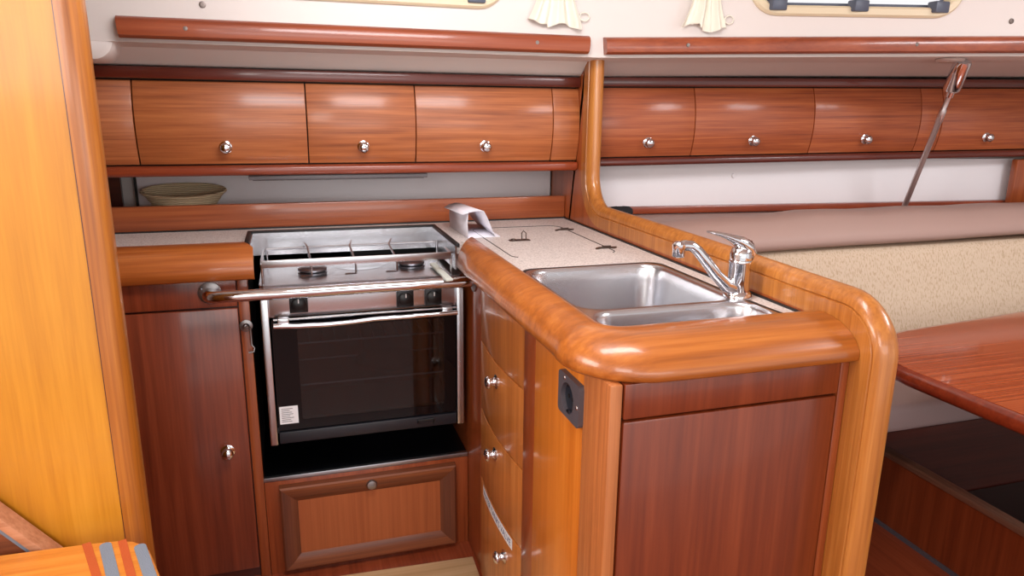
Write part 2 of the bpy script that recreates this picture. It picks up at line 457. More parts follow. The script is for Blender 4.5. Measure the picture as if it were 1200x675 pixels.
# ------------------------------------------------------------------ overhead lockers
def door_face(x0, x1, zb, zt, yb, bulge, dep):
    n = 14; pts = []
    for i in range(n + 1):
        z = zb + (zt - zb) * i / n; q = 2 * i / n - 1
        pts.append((yb - bulge * (1 - q * q), z))
    pts += [(yb + dep, zt), (yb + dep, zb)]
    return MB().prism(pts, 'yz', x0, x1, 0.0015)
def locker(t, xs, doors, wx0, wx1, y, zb, zt, ht, hb, dmat, tmat, bulge=0.022):
    MB().box(wx0, wx1, y + 0.022, y + 0.17, zb - 0.028, zt + 0.03).build('carcass', 'black', t)
    MB().box(wx0, wx1, y - 0.022, y + 0.17, zt + 0.004, zt + 0.004 + ht, 0.006).build('top_rail', 'trim_dark', t)
    MB().box(wx0, wx1, y - 0.024, y + 0.17, zb - 0.004 - hb, zb - 0.004, 0.009, 3).build('bottom_rail', tmat, t)
    for a, b, kx in doors:
        if kx is None:
            door_face(a, b, zb, zt, y, bulge, 0.02).build('filler_panel', dmat, t)
        else:
            d = door_face(a, b, zb, zt, y, bulge, 0.02).build('door', dmat, t)
            q = 2 * (0.045 / (zt - zb)) - 1
            knob(d, (kx, y - bulge * (1 - q * q) + 0.0005, zb + 0.045), (0, -1, -0.1))
t = thing('overhead_locker', 'long mahogany overhead locker with three doors above the stove worktop', 'locker', (0.2, 2.1, 1.06))
locker(t, None, [(-0.62, -0.3715, None), (-0.368, 0.0555, -0.156), (0.0585, 0.3555, 0.207), (0.3585, 0.773, 0.563), (0.776, 0.8605, None)],
       -0.62, 0.861, 2.1, 1.094, 1.308, 0.030, 0.027, 'locker', 'trim')
# saloon locker, turned to follow the hull
t2 = thing('overhead_locker', 'darker mahogany overhead locker of the saloon, behind the steel rod', 'locker', (0, 0, 0))
t2.location = (0, 0, 0)
locker(t2, None, [(0.0, 0.024, None), (0.027, 0.362, 0.204), (0.365, 0.800, 0.58), (0.803, 1.224, 1.012), (1.227, 1.315, None), (1.318, 1.90, 1.52), (1.903, 2.3, None)],
       0.004, 2.3, 0.0, 0.0, 0.214, 0.028, 0.024, 'locker_saloon', 'trim_dark')
t2.location = (0.908, 2.135, 1.099); t2.rotation_euler = (0, math.radians(-0.85), math.radians(-3.9))

# strip light under the locker
t = thing('strip_light', 'slim grey strip light under the galley locker', 'lamp', (0.14, 2.13, 1.06))
MB().box(-0.105, 0.39, 2.09, 2.15, 1.049, 1.062, 0.003).build('housing', 'greylamp', t)
MB().box(-0.095, 0.38, 2.096, 2.144, 1.047, 1.050, 0.001).build('diffuser', 'greylamp', t)

# ------------------------------------------------------------------ hull liner panels behind the counter
struct(MB().box(-0.424, 0.858, 2.318, 2.33, 0.94, 1.075, 0.002).build('wall_galley', 'liner_panel'))
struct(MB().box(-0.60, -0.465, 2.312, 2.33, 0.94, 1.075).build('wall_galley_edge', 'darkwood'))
struct(MB().box(-0.430, -0.424, 2.312, 2.33, 0.94, 1.075).build('gap_strip_1', 'black'))  # black strip painted in for the dark gap beside the liner panel
ws = MB(); ws.prism([(0.915, 2.215), (2.64, 2.063), (2.64, 2.073), (0.915, 2.225)], 'xy', 0.90, 1.085)
ws = struct(ws.build('wall_saloon', 'liner_panel'))
for x in (1.48, 2.22):
    y = 2.215 - 0.0883 * (x - 0.915)
    MB().lathe([(0, 0), (0.009, 0), (0.008, 0.004), (0.003, 0.005), (0, 0.004)], (x, y, 1.03), (0, -1, 0), 14).build('screw_cap', 'liner_panel', ws)
o = MB().prism([(0.92, 2.19), (2.62, 2.035), (2.62, 2.064), (0.92, 2.215)], 'xy', 0.905, 0.93, 0.004).build('shelf_lip', 'trim', origin=(0.92, 2.19, 0.905))
tag(o, 'narrow mahogany lip along the foot of the white saloon panel', 'trim')
o = MB().prism([(0.92, 1.952), (2.584, 1.952), (2.584, 2.03), (0.92, 2.188)], 'xy', 0.893, 0.904, 0.002).build('ledge_cover', 'bolster', origin=(0.92, 1.95, 0.893))
tag(o, 'flat taupe covered ledge between the bolster and the white saloon panel', 'ledge')
o = MB().box(2.585, 3.1, 2.005, 2.03, 0.9055, 1.085, 0.004).build('end_bulkhead', 'stile', origin=(2.585, 2.0, 0.94))
tag(o, 'brown wooden panel at the far right, ending the white saloon panel', 'panel')

# ------------------------------------------------------------------ backsplash, shelf, basket
t = thing('backsplash', 'mahogany backsplash board along the back of the worktop', 'backsplash', (0.1, 2.18, 0.9))
MB().box(-0.62, 0.861, 2.182, 2.204, 0.902, 0.973, 0.005).build('board', 'splash', t)
MB().box(-0.62, 0.861, 2.178, 2.19, 0.8995, 0.904).build('seal', 'seal', t)
MB().box(-0.62, 0.861, 2.204, 2.318, 0.925, 0.94).build('shelf', 'liner_panel', t)

def basket():
    t = thing('basket', 'oval pale wicker basket on the shelf behind the backsplash', 'basket', (-0.292, 2.26, 0.942))
    ax, ay, h, n = 0.112, 0.050, 0.062, 40
    def ring(f, z, wob=0):
        return [(-0.292 + ax * f * math.cos(2*PI*k/n) * (1 + wob * (k % 2)), 2.262 + (ay + 0.0) * f * math.sin(2*PI*k/n) * (1 + wob * (k % 2)), 0.944 + z + 0.30 * ay * f * math.sin(2*PI*k/n) * (z / h)) for k in range(n)]
    rings = [ring(0.62, 0.0)]
    for i in range(1, 9): rings.append(ring(0.62 + 0.38 * i / 8, h * i / 8, 0.02 if i % 2 else -0.0))
    rings += [ring(0.96, h * 0.98)]
    for i in range(7, 0, -1): rings.append(ring(0.58 + 0.37 * i / 8, h * i / 8, 0.02 if i % 2 else 0))
    rings.append(ring(0.5, 0.005))
    MB().loft(rings).build('bowl', 'wicker', t, 60)
    rim = [Vector(p) for p in ring(1.0, h)]
    MB().tube(rim, 0.0042, 8, closed=True).build('rim', 'wicker', t)
basket()

# ------------------------------------------------------------------ partition between galley and saloon
def partition():
    t = thing('galley_partition', 'tall mahogany partition with bright rounded edge that steps down to a low rail beside the sink', 'partition', (0.885, 1.4, 0))
    path = [(1.995, 1.392), (1.995, 1.30), (1.995, 1.18), (1.995, 1.07)]
    path += [(1.905 + 0.09 * math.cos(math.radians(a)), 1.062 - 0.0 + 0.0 - 0.09 * math.sin(math.radians(a))) for a in range(0, 91, 10)]
    path += [(1.8, 0.972), (1.5, 0.972), (1.2, 0.971), (1.05, 0.969)]
    path += [(0.932 + 0.102 * math.cos(math.radians(a)), 0.866 + 0.102 * math.sin(math.radians(a))) for a in range(90, 181, 9)]
    path += [(0.830, 0.7), (0.832, 0.4), (0.835, 0.0)]
    N = []
    for i in range(len(path)):
        a = path[max(0, i - 1)]; b = path[min(len(path) - 1, i + 1)]
        d = Vector((b[0] - a[0], b[1] - a[1])).normalized()
        N.append(Vector((d.y, -d.x)))       # walking down then toward the viewer: outward is to the viewer / upward
    # make sure outward points to -y on the first leg
    s = -1 if N[0].x > 0 else 1
    N = [n * s for n in N]
    x0, x1 = 0.861, 0.905
    rings = []
    for i, (p, n) in enumerate(zip(path, N)):
        e = 0.0
        k = min(1.0, max(0.0, (i - 17) / 8.0)); e = 0.004 * k; gd = 0.0275 - 0.0085 * k
        prof = [(x0, -0.062), (x0, -gd - 0.0015), (x0 + 0.0035, -gd), (x0 + 0.001, -gd + 0.0025), (x0 + 0.0025, -gd * 0.58), (x0 + 0.008, -gd * 0.26), (x0 + 0.016, -0.0015), (x0 + 0.025, 0.0), (x1 + e - 0.012, -0.002), (x1 + e - 0.004, -0.009), (x1 + e, -0.020), (x1 + e, -0.062)]
        rings.append([(q[0], p[0] + n.x * q[1], p[1] + n.y * q[1]) for q in prof])
    MB().loft(rings).build('edge_trim', 'part_trim', t, 42)
    inner = [(p[0] - 0.0 + n.x * -0.060, p[1] + n.y * -0.060) for p, n in zip(path, N)]
    pts = inner + [(2.318, 0.0), (2.318, 1.342), (2.10, 1.342), (2.075, 1.352), (2.04, 1.380)]
    MB().prism(pts, 'yz', 0.8615, 0.902).build('panel', 'part_panel', t)
partition()

# ------------------------------------------------------------------ worktop
SINK_HOLE = rrect(0.480, 0.812, 0.993, 1.459, 0.03)
t = thing('worktop', 'speckled pale laminate worktop around the stove and sink', 'worktop', (0.6, 1.6, 0.86))
outer = [(-0.62, 1.8975), (-0.118, 1.8975), (-0.118, 2.118), (0.41, 2.118), (0.41, 1.84), (0.4665, 1.84), (0.4665, 0.9905), (0.8608, 0.9905), (0.8608, 2.182), (-0.62, 2.182)]
MB().plate(outer, [SINK_HOLE], 0.868, 0.90).build('surface', 'laminate', t, smooth=False)
MB().box(0.855, 0.8608, 0.99, 2.18, 0.8995, 0.9035).build('edge_seal', 'seal', t)
# lid seams, as thin inlaid grooves
lid = [(0.505, 1.655)] + [(0.505, 1.97)] + arc(0.545, 2.0, 0.04, 180, 90, 5) + [(0.60, 2.04), (0.735, 2.04)] + arc(0.74, 2.0, 0.04, 90, 0, 5) + [(0.78, 1.63)] + arc(0.755, 1.63, 0.025, 0, -60, 4)
lo = MB().tube([(p[0], p[1], 0.9002) for p in lid] , 0.0014, 6).build('lid_seam', 'seam', t)
MB().tube([(p[0], p[1], 0.9002) for p in [(0.505, 1.66)] + arc(0.53, 1.63, 0.025, 180, 240, 4)], 0.0014, 6).build('lid_seam', 'seam', t)
def hinge(x, y):
    h = MB(); 
    h.lathe([(0, 0), (0.011, 0), (0.011, 0.002), (0, 0.003)], (x - 0.022, y, 0.90), (0, 0, 1), 14, 1.25, 0.55)
    h.lathe([(0, 0), (0.011, 0), (0.011, 0.002), (0, 0.003)], (x + 0.022, y, 0.90), (0, 0, 1), 14, 1.25, 0.55)
    h.box(x - 0.020, x + 0.020, y - 0.006, y + 0.006, 0.90, 0.9035, 0.001)
    h.tube([(x - 0.012, y, 0.904), (x + 0.012, y, 0.904)], 0.003, 8)
    h.build('hinge', 'bronze', t, 45)
hinge(0.772, 1.955); hinge(0.775, 1.665)
h = MB(); h.box(0.560, 0.618, 1.812, 1.832, 0.90, 0.9025, 0.001); h.lathe([(0, 0), (0.008, 0), (0.006, 0.003), (0, 0.003)], (0.572, 1.822, 0.9025), (0, 0, 1), 12)
h.tube([(0.596, 1.822, 0.902), (0.596, 1.824, 0.920), (0.601, 1.825, 0.926), (0.608, 1.824, 0.920), (0.608, 1.822, 0.902)], 0.0018, 8)
h.build('lid_latch', 'bronze', t, 45)

# fiddles
FP = [(0.0, 0.868), (0.0, 0.911), (0.06, 0.9155), (0.20, 0.918), (0.42, 0.9165), (0.62, 0.911), (0.80, 0.901), (0.92, 0.889), (0.985, 0.877), (1.0, 0.868), (0.985, 0.861), (0.93, 0.857), (0.3, 0.857)]
def fiddle_left():
    rings = []
    for x, k in ((-0.62, 0), (-0.3, 0), (-0.16, 0), (-0.127, 1)):
        ring = []
        for d, z in FP:
            yy = 1.897 - d * 0.108; zz = z if z > 0.862 else z - 0.010
            zz = 0.905 + (zz - 0.905) * 1.15 if zz < 0.9 else zz
            ring.append((x + (k * 0.033 * min(1, d * 1.6)), yy, zz))
        rings.append(ring)
    o = MB().loft(rings).build('counter_fiddle', 'fiddle', origin=(-0.3, 1.84, 0.85), angle=50)
    tag(o, 'short rounded mahogany counter edge left of the stove, above the tall cupboard', 'counter edge')
fiddle_left()
def fiddle_island():
    st = []          # (inner point, outward dir, width, endskew)
    st.append((0.462, 1.83, 180, 0.074, 1)); st.append((0.463, 1.60, 180, 0.076, 0)); st.append((0.465, 1.3, 180, 0.076, 0))
    st.append((0.466, 1.08, 180, 0.074, 0))
    for i in range(11):
        a = 180 + 9 * i
        st.append((0.501 + 0.035 * math.cos(math.radians(a)), 1.025 + 0.035 * math.sin(math.radians(a)), a, 0.074 + 0.042 * i / 10, 0))
    for x in (0.56, 0.66, 0.76, 0.860): st.append((x, 0.990, 270, 0.118, 0))
    rings = []
    for x, y, a, w, sk in st:
        c, s = math.cos(math.radians(a)), math.sin(math.radians(a))
        rings.append([(x + c * d * w, y + s * d * w - (0.125 * d if sk else 0), z) for d, z in FP])
    o = MB().loft(rings).build('counter_fiddle', 'fiddle_y', origin=(0.45, 1.3, 0.85), angle=50)
    tag(o, 'long rounded mahogany counter edge wrapping the sink corner', 'counter edge')
fiddle_island()

# ------------------------------------------------------------------ sink
t = thing('sink', 'stainless steel double sink let into the worktop', 'sink', (0.64, 1.25, 0.74))
big = lambda g=0: rrect(0.484 + g, 0.802 - g, 1.124 + g, 1.455 - g, 0.05 - min(g, 0.03) * 0.5)
small = lambda g=0: rrect(0.486 + g, 0.806 - g, 0.996 + g, 1.108 - g, 0.045 - min(g, 0.03) * 0.5)
rim_outer = (arc(0.515, 1.426, 0.037, 180, 90, 6) + arc(0.772, 1.426, 0.037, 90, 0, 6) + [(0.809, 1.25), (0.808, 1.175), (0.812, 1.06), (0.816, 1.02), (0.818, 0.9915), (0.476, 0.9915)])
def grow(pts, g):
    cx, cyy = 0.65, 1.22
    return [(p[0] + g * (1.35 if p[0] > cx else -0.4), p[1] + g * (1.7 if p[1] > cyy else 0)) for p in pts]
MB().plate(rim_outer, [big(-0.003), small(-0.003)], 0.8985, 0.9025).build('rim', 'steel', t, smooth=False)
MB().plate(grow(rim_outer, 0.0085), [big(-0.002), small(-0.002)], 0.899, 0.9014).build('seal', 'seal', t, smooth=False)
def bowl(f, depth, name):
    rings = []
    for g, z in ((-0.006, 0.9027), (-0.002, 0.9027), (0.001, 0.9005), (0.003, 0.894), (0.006, 0.87), (0.012, 0.90 - depth * 0.7), (0.02, 0.90 - depth * 0.9), (0.034, 0.90 - depth)):
        rings.append([(p[0], p[1], z) for p in f(g)])
    m = MB(); m.loft(rings, True, False); m.poly([(p[0], p[1], 0.90 - depth) for p in f(0.034)])
    b = m.build(name, 'steel', t, 60)
    c = f(0.034); cx = sum(p[0] for p in c) / len(c); c2 = sum(p[1] for p in c) / len(c)
    MB().lathe([(0, 0), (0.03, 0), (0.028, 0.002), (0.02, 0.001), (0, 0.0005)], (cx, c2, 0.9002 - depth), (0, 0, 1), 20).build('drain', 'steel_dark', b)
bowl(big, 0.155, 'large_bowl'); bowl(small, 0.115, 'small_bowl')

# faucet
t = thing('faucet', 'chrome single lever mixer tap behind the sink divider', 'faucet', (0.815, 1.142, 0.90))
fx, fy = 0.812, 1.142
MB().lathe([(0, 0), (0.027, 0), (0.027, 0.004), (0.0245, 0.010), (0.021, 0.013), (0.0205, 0.03), (0.0205, 0.066), (0.0215, 0.068), (0.0215, 0.072), (0.020, 0.075), (0, 0.0755)], (fx, fy, 0.9015), (0, 0, 1), 28).build('body', 'chrome', t)
sp_pts = [(fx - 0.008, fy - 0.004, 0.918), (fx - 0.03, fy - 0.004, 0.927), (fx - 0.055, fy - 0.003, 0.951), (fx - 0.078, fy - 0.002, 0.978), (fx - 0.096, fy, 0.998), (fx - 0.108, fy, 1.006), (fx - 0.122, fy, 1.008), (fx - 0.136, fy, 1.006)]
so = MB().tube(sp_pts, [0.013, 0.0125, 0.0115, 0.0105, 0.010, 0.010, 0.010, 0.009], 16).build('spout', 'chrome', t)
MB().lathe([(0, 0), (0.0105, 0), (0.0115, 0.002), (0.0115, 0.014), (0.0125, 0.017), (0.0125, 0.024), (0.009, 0.028), (0, 0.029)], (fx - 0.134, fy, 0.987), (0, 0, 1), 20).build('aerator', 'chrome', so)
# lever: dome that sweeps up and out over the spout
rings = []
for i, (dx, z, w, h) in enumerate([(0.024, 0.975, 0.006, 0.004), (0.023, 0.986, 0.015, 0.009), (0.012, 0.999, 0.019, 0.013), (-0.006, 1.009, 0.018, 0.011), (-0.024, 1.017, 0.0145, 0.007), (-0.046, 1.0245, 0.012, 0.0045), (-0.064, 1.029, 0.0115, 0.0035), (-0.074, 1.031, 0.008, 0.0025)]):
    rings.append([(fx + dx + math.sin(2*PI*k/16) * h * 0.45, fy + math.cos(2*PI*k/16) * w, z + math.sin(2*PI*k/16) * h) for k in range(16)])
lv = MB().loft(rings)
lv.lathe([(0, 0), (0.0205, 0), (0.0208, 0.012), (0.018, 0.021), (0.010, 0.026), (0, 0.027)], (fx, fy, 0.975), (0, 0, 1), 24)
lv.build('lever', 'chrome', t, 60)

# folded card
t = MB()
A = [(0.461, 0.9006), (0.462, 0.966), (0.462, 0.968), (0.507, 0.972), (0.541, 0.9006)]
def paper_strip(m, pts_f, pts_b, th=0.0006):
    m.loft([pts_f, pts_b], False, False)
m = MB()
paper_strip(m, [(0.462, 1.885, 0.9012), (0.460, 1.886, 0.94), (0.463, 1.888, 0.972)], [(0.456, 2.09, 0.9012), (0.454, 2.09, 0.94), (0.456, 2.09, 0.968)])
paper_strip(m, [(0.444, 1.872, 0.968), (0.463, 1.880, 0.973), (0.490, 1.885, 0.976), (0.507, 1.888, 0.974)], [(0.434, 2.075, 0.962), (0.452, 2.085, 0.969), (0.474, 2.09, 0.973), (0.487, 2.09, 0.971)])
paper_strip(m, [(0.507, 1.888, 0.974), (0.517, 1.888, 0.955), (0.531, 1.888, 0.922), (0.541, 1.888, 0.9012), (0.556, 1.892, 0.9008)], [(0.487, 2.09, 0.971), (0.507, 2.10, 0.95), (0.530, 2.11, 0.92), (0.548, 2.12, 0.9012), (0.562, 2.12, 0.9008)])
paper_strip(m, [(0.462, 1.885, 0.9012), (0.541, 1.888, 0.9012)], [(0.456, 2.09, 0.9012), (0.548, 2.12, 0.9012)])
o = m.build('paper_card', 'paper', origin=(0.5, 1.98, 0.90), angle=20)
sm = o.modifiers.new('thickness', 'SOLIDIFY'); sm.thickness = 0.0008
tag(o, 'folded white paper card standing on the worktop beside the stove', 'card')

# ------------------------------------------------------------------ stove niche lining
t = thing('stove_niche', 'black lined stove recess with a bright steel rim round the opening', 'stove recess', (0.16, 1.95, 0.28))
MB().box(-0.118, 0.4425, 1.835, 2.17, 0.270, 0.287).build('shelf', 'mat_black', t)
MB().box(-0.118, 0.4425, 1.822, 1.836, 0.278, 0.2905, 0.002).build('steel_edging', 'alu', t)
m = MB(); m.box(-0.118, 0.4425, 2.15, 2.165, 0.287, 0.866); m.box(-0.1180, -0.1165, 1.835, 2.15, 0.287, 0.866); m.build('lining', 'black', t)
m = MB(); m.box(-0.106, 0.404, 2.108, 2.112, 0.836, 0.899); m.box(0.403, 0.407, 1.79, 2.112, 0.836, 0.899); m.box(-0.110, -0.106, 1.9, 2.112, 0.836, 0.899)
m.build('steel_upstand', 'steel', t, smooth=False)
m = MB(); m.box(-0.121, 0.417, 2.111, 2.127, 0.894, 0.9045, 0.002); m.box(-0.121, -0.109, 1.89, 2.127, 0.894, 0.9045, 0.002)
m.obox((0.4115, 1.955, 0.899), (0.011, 0.32, 0.0105), Euler((0, 0, 0)), 0.002); m.build('rubber_rim', 'seal', t)

# ------------------------------------------------------------------ stove
t = thing('stove', 'stainless steel boat stove with two burners and a black glass oven door', 'stove', (0.165, 1.95, 0.39))
SX0, SX1 = -0.082, 0.420
m = MB()
m.box(SX0, SX1, 2.06, 2.075, 0.43, 0.815); m.box(SX0, SX0 + 0.012, 1.815, 2.06, 0.43, 0.815); m.box(SX1 - 0.012, SX1, 1.815, 2.06, 0.43, 0.815)
m.box(SX0, SX1, 1.815, 2.06, 0.42, 0.435); m.box(SX0, SX1, 1.815, 2.06, 0.735, 0.80)
m.build('body', 'cavity', t)
# hob plate with two dished burner wells
BUR = [(0.045, 1.915, 0.052), (0.310, 1.935, 0.060)]
circ = lambda x, y, r, n=28: [(x + r * math.cos(2*PI*k/n), y + r * math.sin(2*PI*k/n)) for k in range(n)]
MB().plate(rrect(SX0 - 0.004, SX1 + 0.004, 1.792, 2.096, 0.012), [circ(x, y, r) for x, y, r in BUR] + [circ(0.175, 1.985, 0.07)], 0.812, 0.822).build('hob_plate', 'steel', t, smooth=False)
for x, y, r in BUR:
    m = MB()
    m.loft([[(p[0], p[1], z) for p in circ(x, y, q)] for q, z in ((r + 0.003, 0.8225), (r - 0.002, 0.821), (r - 0.012, 0.814), (r - 0.03, 0.812), (0.012, 0.812))], True, True)
    w = m.build('burner_well', 'steel', t)
    MB().lathe([(0, 0), (0.036, 0), (0.038, 0.012), (0.030, 0.016), (0.037, 0.017), (0.038, 0.022), (0.030, 0.026), (0, 0.026)], (x, y, 0.812), (0, 0, 1), 28).build('burner', 'steel_dark', w)
m = MB(); m.loft([[(p[0], p[1], z) for p in circ(0.175, 1.985, q)] for q, z in ((0.073, 0.8225), (0.066, 0.821), (0.05, 0.814), (0.02, 0.811))], True, True)
m.build('reflection_dish', 'chrome', t)  # bright dish added to imitate a reflection in the middle of the hob
# sea rail
m = MB()
m.box(-0.076, 0.394, 1.797, 1.801, 0.864, 0.883, 0.001)
m.build('sea_rail', 'steel', t)
m = MB()
zt = 0.866
m.tube([(-0.076, 1.80, 0.874), (-0.078, 1.85, 0.872), (-0.078, 2.0, 0.868), (-0.073, 2.028, 0.867), (-0.05, 2.035, 0.866), (0.15, 2.04, 0.866), (0.385, 2.04, 0.866), (0.405, 2.03, 0.867), (0.410, 2.0, 0.868), (0.400, 1.85, 0.872), (0.394, 1.80, 0.874)], 0.0032, 8)
for x, y in ((-0.076, 1.80), (0.394, 1.80), (-0.07, 2.03), (0.402, 2.03)):
    m.tube([(x, y, 0.874), (x, y, 0.820)], 0.003, 8)
for y in (1.86, 1.93):
    m.tube([(-0.077, y, 0.872), (-0.077, y, 0.822)], 0.0025, 8)
m.build('wire_rail', 'steel', t)
for x0, lean in ((0.03, 0.006), (0.155, -0.01), (0.265, -0.016)):
    m = MB()
    m.tube([(x0, 2.045, 0.868), (x0, 2.0, 0.887), (x0 + lean, 1.93, 0.886), (x0 + lean + 0.004, 1.80, 0.868)], 0.0028, 8)
    m.tube([(x0 + lean + 0.004, 1.802, 0.880), (x0 + lean + 0.004, 1.805, 0.838), (x0 + lean - 0.02, 1.83, 0.832)], 0.0028, 8)
    m.build('pot_clamp', 'steel', t)
m = MB(); m.obox((0.368, 1.81, 0.829), (0.018, 0.20, 0.007), Euler((0, 0, 0.02)), 0.002); m.build('tab', 'whitetab', t)
# front
MB().box(SX0, SX1, 1.796, 1.815, 0.738, 0.818, 0.002).build('control_panel', 'steel', t)
for x, z in ((0.004, 0.770), (0.270, 0.766), (0.344, 0.766)):
    k = MB(); k.box(x - 0.022, x + 0.022, 1.790, 1.797, z - 0.022, z + 0.024, 0.002); k = k.build('knob_plate', 'blackplastic', t)
    MB().lathe([(0, 0), (0.019, 0), (0.0185, 0.008), (0.014, 0.011), (0, 0.012)], (x, 1.791, z), (0, -1, 0), 24).build('control_knob', 'blackplastic', k)
    MB().box(x - 0.0012, x + 0.0012, 1.7775, 1.7795, z + 0.006, z + 0.016).build('pointer', 'label', k)
for x in (SX0 - 0.004, SX1 - 0.014):
    MB().box(x, x + 0.018, 1.788, 1.812, 0.398, 0.80, 0.002).build('side_strip', 'steel', t)
# door: frame with glass
DX0, DX1, DZ0, DZ1 = -0.064, 0.404, 0.434, 0.733
def oven_frame():
    tt = bmesh.new()
    for lp in (rrect(DX0, DX1, DZ0, DZ1, 0.004, 2), rrect(-0.004, 0.372, 0.458, 0.706, 0.006, 3)):
        vs = [tt.verts.new((p[0], 1.796, p[1])) for p in lp]
        for i in range(len(vs)): tt.edges.new((vs[i], vs[(i + 1) % len(vs)]))
    bmesh.ops.triangle_fill(tt, use_beauty=True, use_dissolve=False, edges=tt.edges[:], normal=(0, -1, 0))
    r = bmesh.ops.extrude_face_region(tt, geom=tt.faces[:])
    for v in r['geom']:
        if isinstance(v, bmesh.types.BMVert): v.co.y = 1.814
    m = MB(); m._merge(tt); return m
door = oven_frame().build('oven_door', 'blackgloss', t, smooth=False)
MB().box(-0.010, 0.378, 1.7975, 1.8015, 0.452, 0.712).build('window', 'ovenglass', door)
m = MB(); hz = 0.722
hp = [(-0.058, 1.777, hz + 0.0), (0.0, 1.775, hz - 0.003), (0.07, 1.774, hz - 0.005), (0.13, 1.773, hz - 0.003), (0.19, 1.772, hz + 0.001), (0.28, 1.772, hz + 0.001), (0.404, 1.774, hz + 0.002)]
m.tube(hp, [0.0075, 0.0075, 0.0065, 0.006, 0.006, 0.0065, 0.007], 12)
m.build('handle', 'chrome', door)
m = MB(); m.tube([(-0.058, 1.785, 0.735), (0.404, 1.785, 0.735)], 0.0035, 8)
for x in (-0.035, 0.378): m.box(x - 0.014, x + 0.014, 1.776, 1.797, 0.722, 0.740, 0.003)
m.build('handle_bracket', 'steel', door)
lb = MB(); lb.box(-0.060, -0.014, 1.7945, 1.7962, 0.452, 0.500); lb = lb.build('rating_label', 'label', door)
m = MB()
for i in range(8):
    w = random.uniform(0.02, 0.036)
    m.box(-0.055, -0.055 + w, 1.7940, 1.7948, 0.458 + i * 0.005, 0.4595 + i * 0.005)
m.build('print', 'greyink', lb)
MB().box(DX0, DX1, 1.792, 1.815, 0.398, 0.430, 0.003).build('lower_panel', 'charcoal', t)
m = MB(); m.tube([(0.296, 1.791, 0.413), (0.296, 1.786, 0.423), (0.340, 1.786, 0.423), (0.340, 1.791, 0.410)], 0.0022, 8); m.build('pull', 'blackplastic', t)
# oven inside: shelf rack and tray
m = MB()
m.tube([(-0.06, 1.83, 0.655), (0.40, 1.83, 0.655)], 0.003, 8); m.tube([(-0.06, 2.05, 0.655), (0.40, 2.05, 0.655)], 0.003, 8)
for i in range(14): m.tube([(-0.04 + i * 0.033, 1.83, 0.655), (-0.04 + i * 0.033, 2.05, 0.655)], 0.0018, 6)
m.build('oven_rack', 'alu', t)
MB().lathe([(0, 0), (0.07, 0), (0.095, 0.014), (0.09, 0.014), (0.066, 0.004), (0, 0.004)], (0.24, 1.94, 0.54), (0, 0, 1), 30, 1, 1).build('dish', 'steel', t)
m = MB(); m.tube([(-0.06, 1.84, 0.537), (0.40, 1.84, 0.537)], 0.003, 8); m.tube([(-0.06, 2.04, 0.537), (0.40, 2.04, 0.537)], 0.003, 8)
m.build('tray_support', 'alu', t)
# grab bar
t = thing('grab_bar', 'chrome safety bar across the front of the stove', 'bar', (0.12, 1.745, 0.81))
bp = [(-0.200, 1.815, 0.806), (-0.200, 1.785, 0.807)]
bp += [(-0.160 - 0.04 * math.cos(math.radians(a)), 1.785 - 0.04 * math.sin(math.radians(a)), 0.807 + 0.0005 * a / 9) for a in range(15, 91, 15)]
bp += [(0.0, 1.745, 0.812), (0.2, 1.745, 0.813), (0.438, 1.745, 0.813)]
MB().tube(bp, 0.0142, 20).build('tube', 'chrome', t, 60)
f = MB().lathe([(0, 0), (0.027, 0), (0.027, 0.004), (0.018, 0.007), (0, 0.007)], (-0.200, 1.8195, 0.806), (0, -1, 0), 28).build('flange', 'rosette', t)
for k in range(3):
    a = 2 * PI * k / 3 + 0.5
    MB().lathe([(0, 0), (0.0035, 0), (0.003, 0.0015), (0, 0.002)], (-0.200 + 0.021 * math.cos(a), 1.814, 0.806 + 0.021 * math.sin(a)), (0, -1, 0), 10).build('screw', 'steel_dark', f)
MB().lathe([(0, 0), (0.026, 0), (0.026, 0.004), (0.016, 0.008), (0, 0.008)], (0.4425, 1.745, 0.812), (-1, 0, 0), 24).build('flange', 'rosette', t)

# ------------------------------------------------------------------ tall cupboard left of the stove
t = thing('cupboard', 'tall dark red mahogany cupboard left of the stove', 'cupboard', (-0.36, 1.9, 0))
MB().box(-0.62, -0.119, 1.834, 2.3, 0.0, 0.846).build('carcass', 'darkwood', t)
MB().box(-0.62, -0.140, 1.820, 1.836, 0.768, 0.846, 0.002).build('top_panel', 'cab', t)
d = MB().box(-0.62, -0.140, 1.820, 1.836, 0.03, 0.763, 0.003).build('door', 'cab', t)
knob(d, (-0.193, 1.820, 0.384), (0, -1, 0), k=1.05)
MB().box(-0.1375, -0.1125, 1.821, 1.838, 0.0, 0.846, 0.002).build('stile', 'stile', t)
MB().box(-0.62, -0.140, 1.83, 1.84, 0.0, 0.03).build('plinth', 'darkwood', t)
t = thing('cabin_hook', 'small steel cabin hook hanging beside the oven door', 'hook', (-0.123, 1.82, 0.70))
MB().lathe([(0, 0), (0.0155, 0), (0.0155, 0.003), (0.008, 0.005), (0.005, 0.012), (0, 0.013)], (-0.124, 1.8208, 0.716), (0, -1, 0), 20).build('eye_plate', 'rosette', t)
MB().tube([(-0.128, 1.806, 0.711), (-0.120, 1.805, 0.720), (-0.114, 1.806, 0.714), (-0.114, 1.810, 0.668), (-0.108, 1.808, 0.660), (-0.110, 1.805, 0.652), (-0.122, 1.804, 0.650)], 0.0024, 8).build('hook', 'rosette', t)

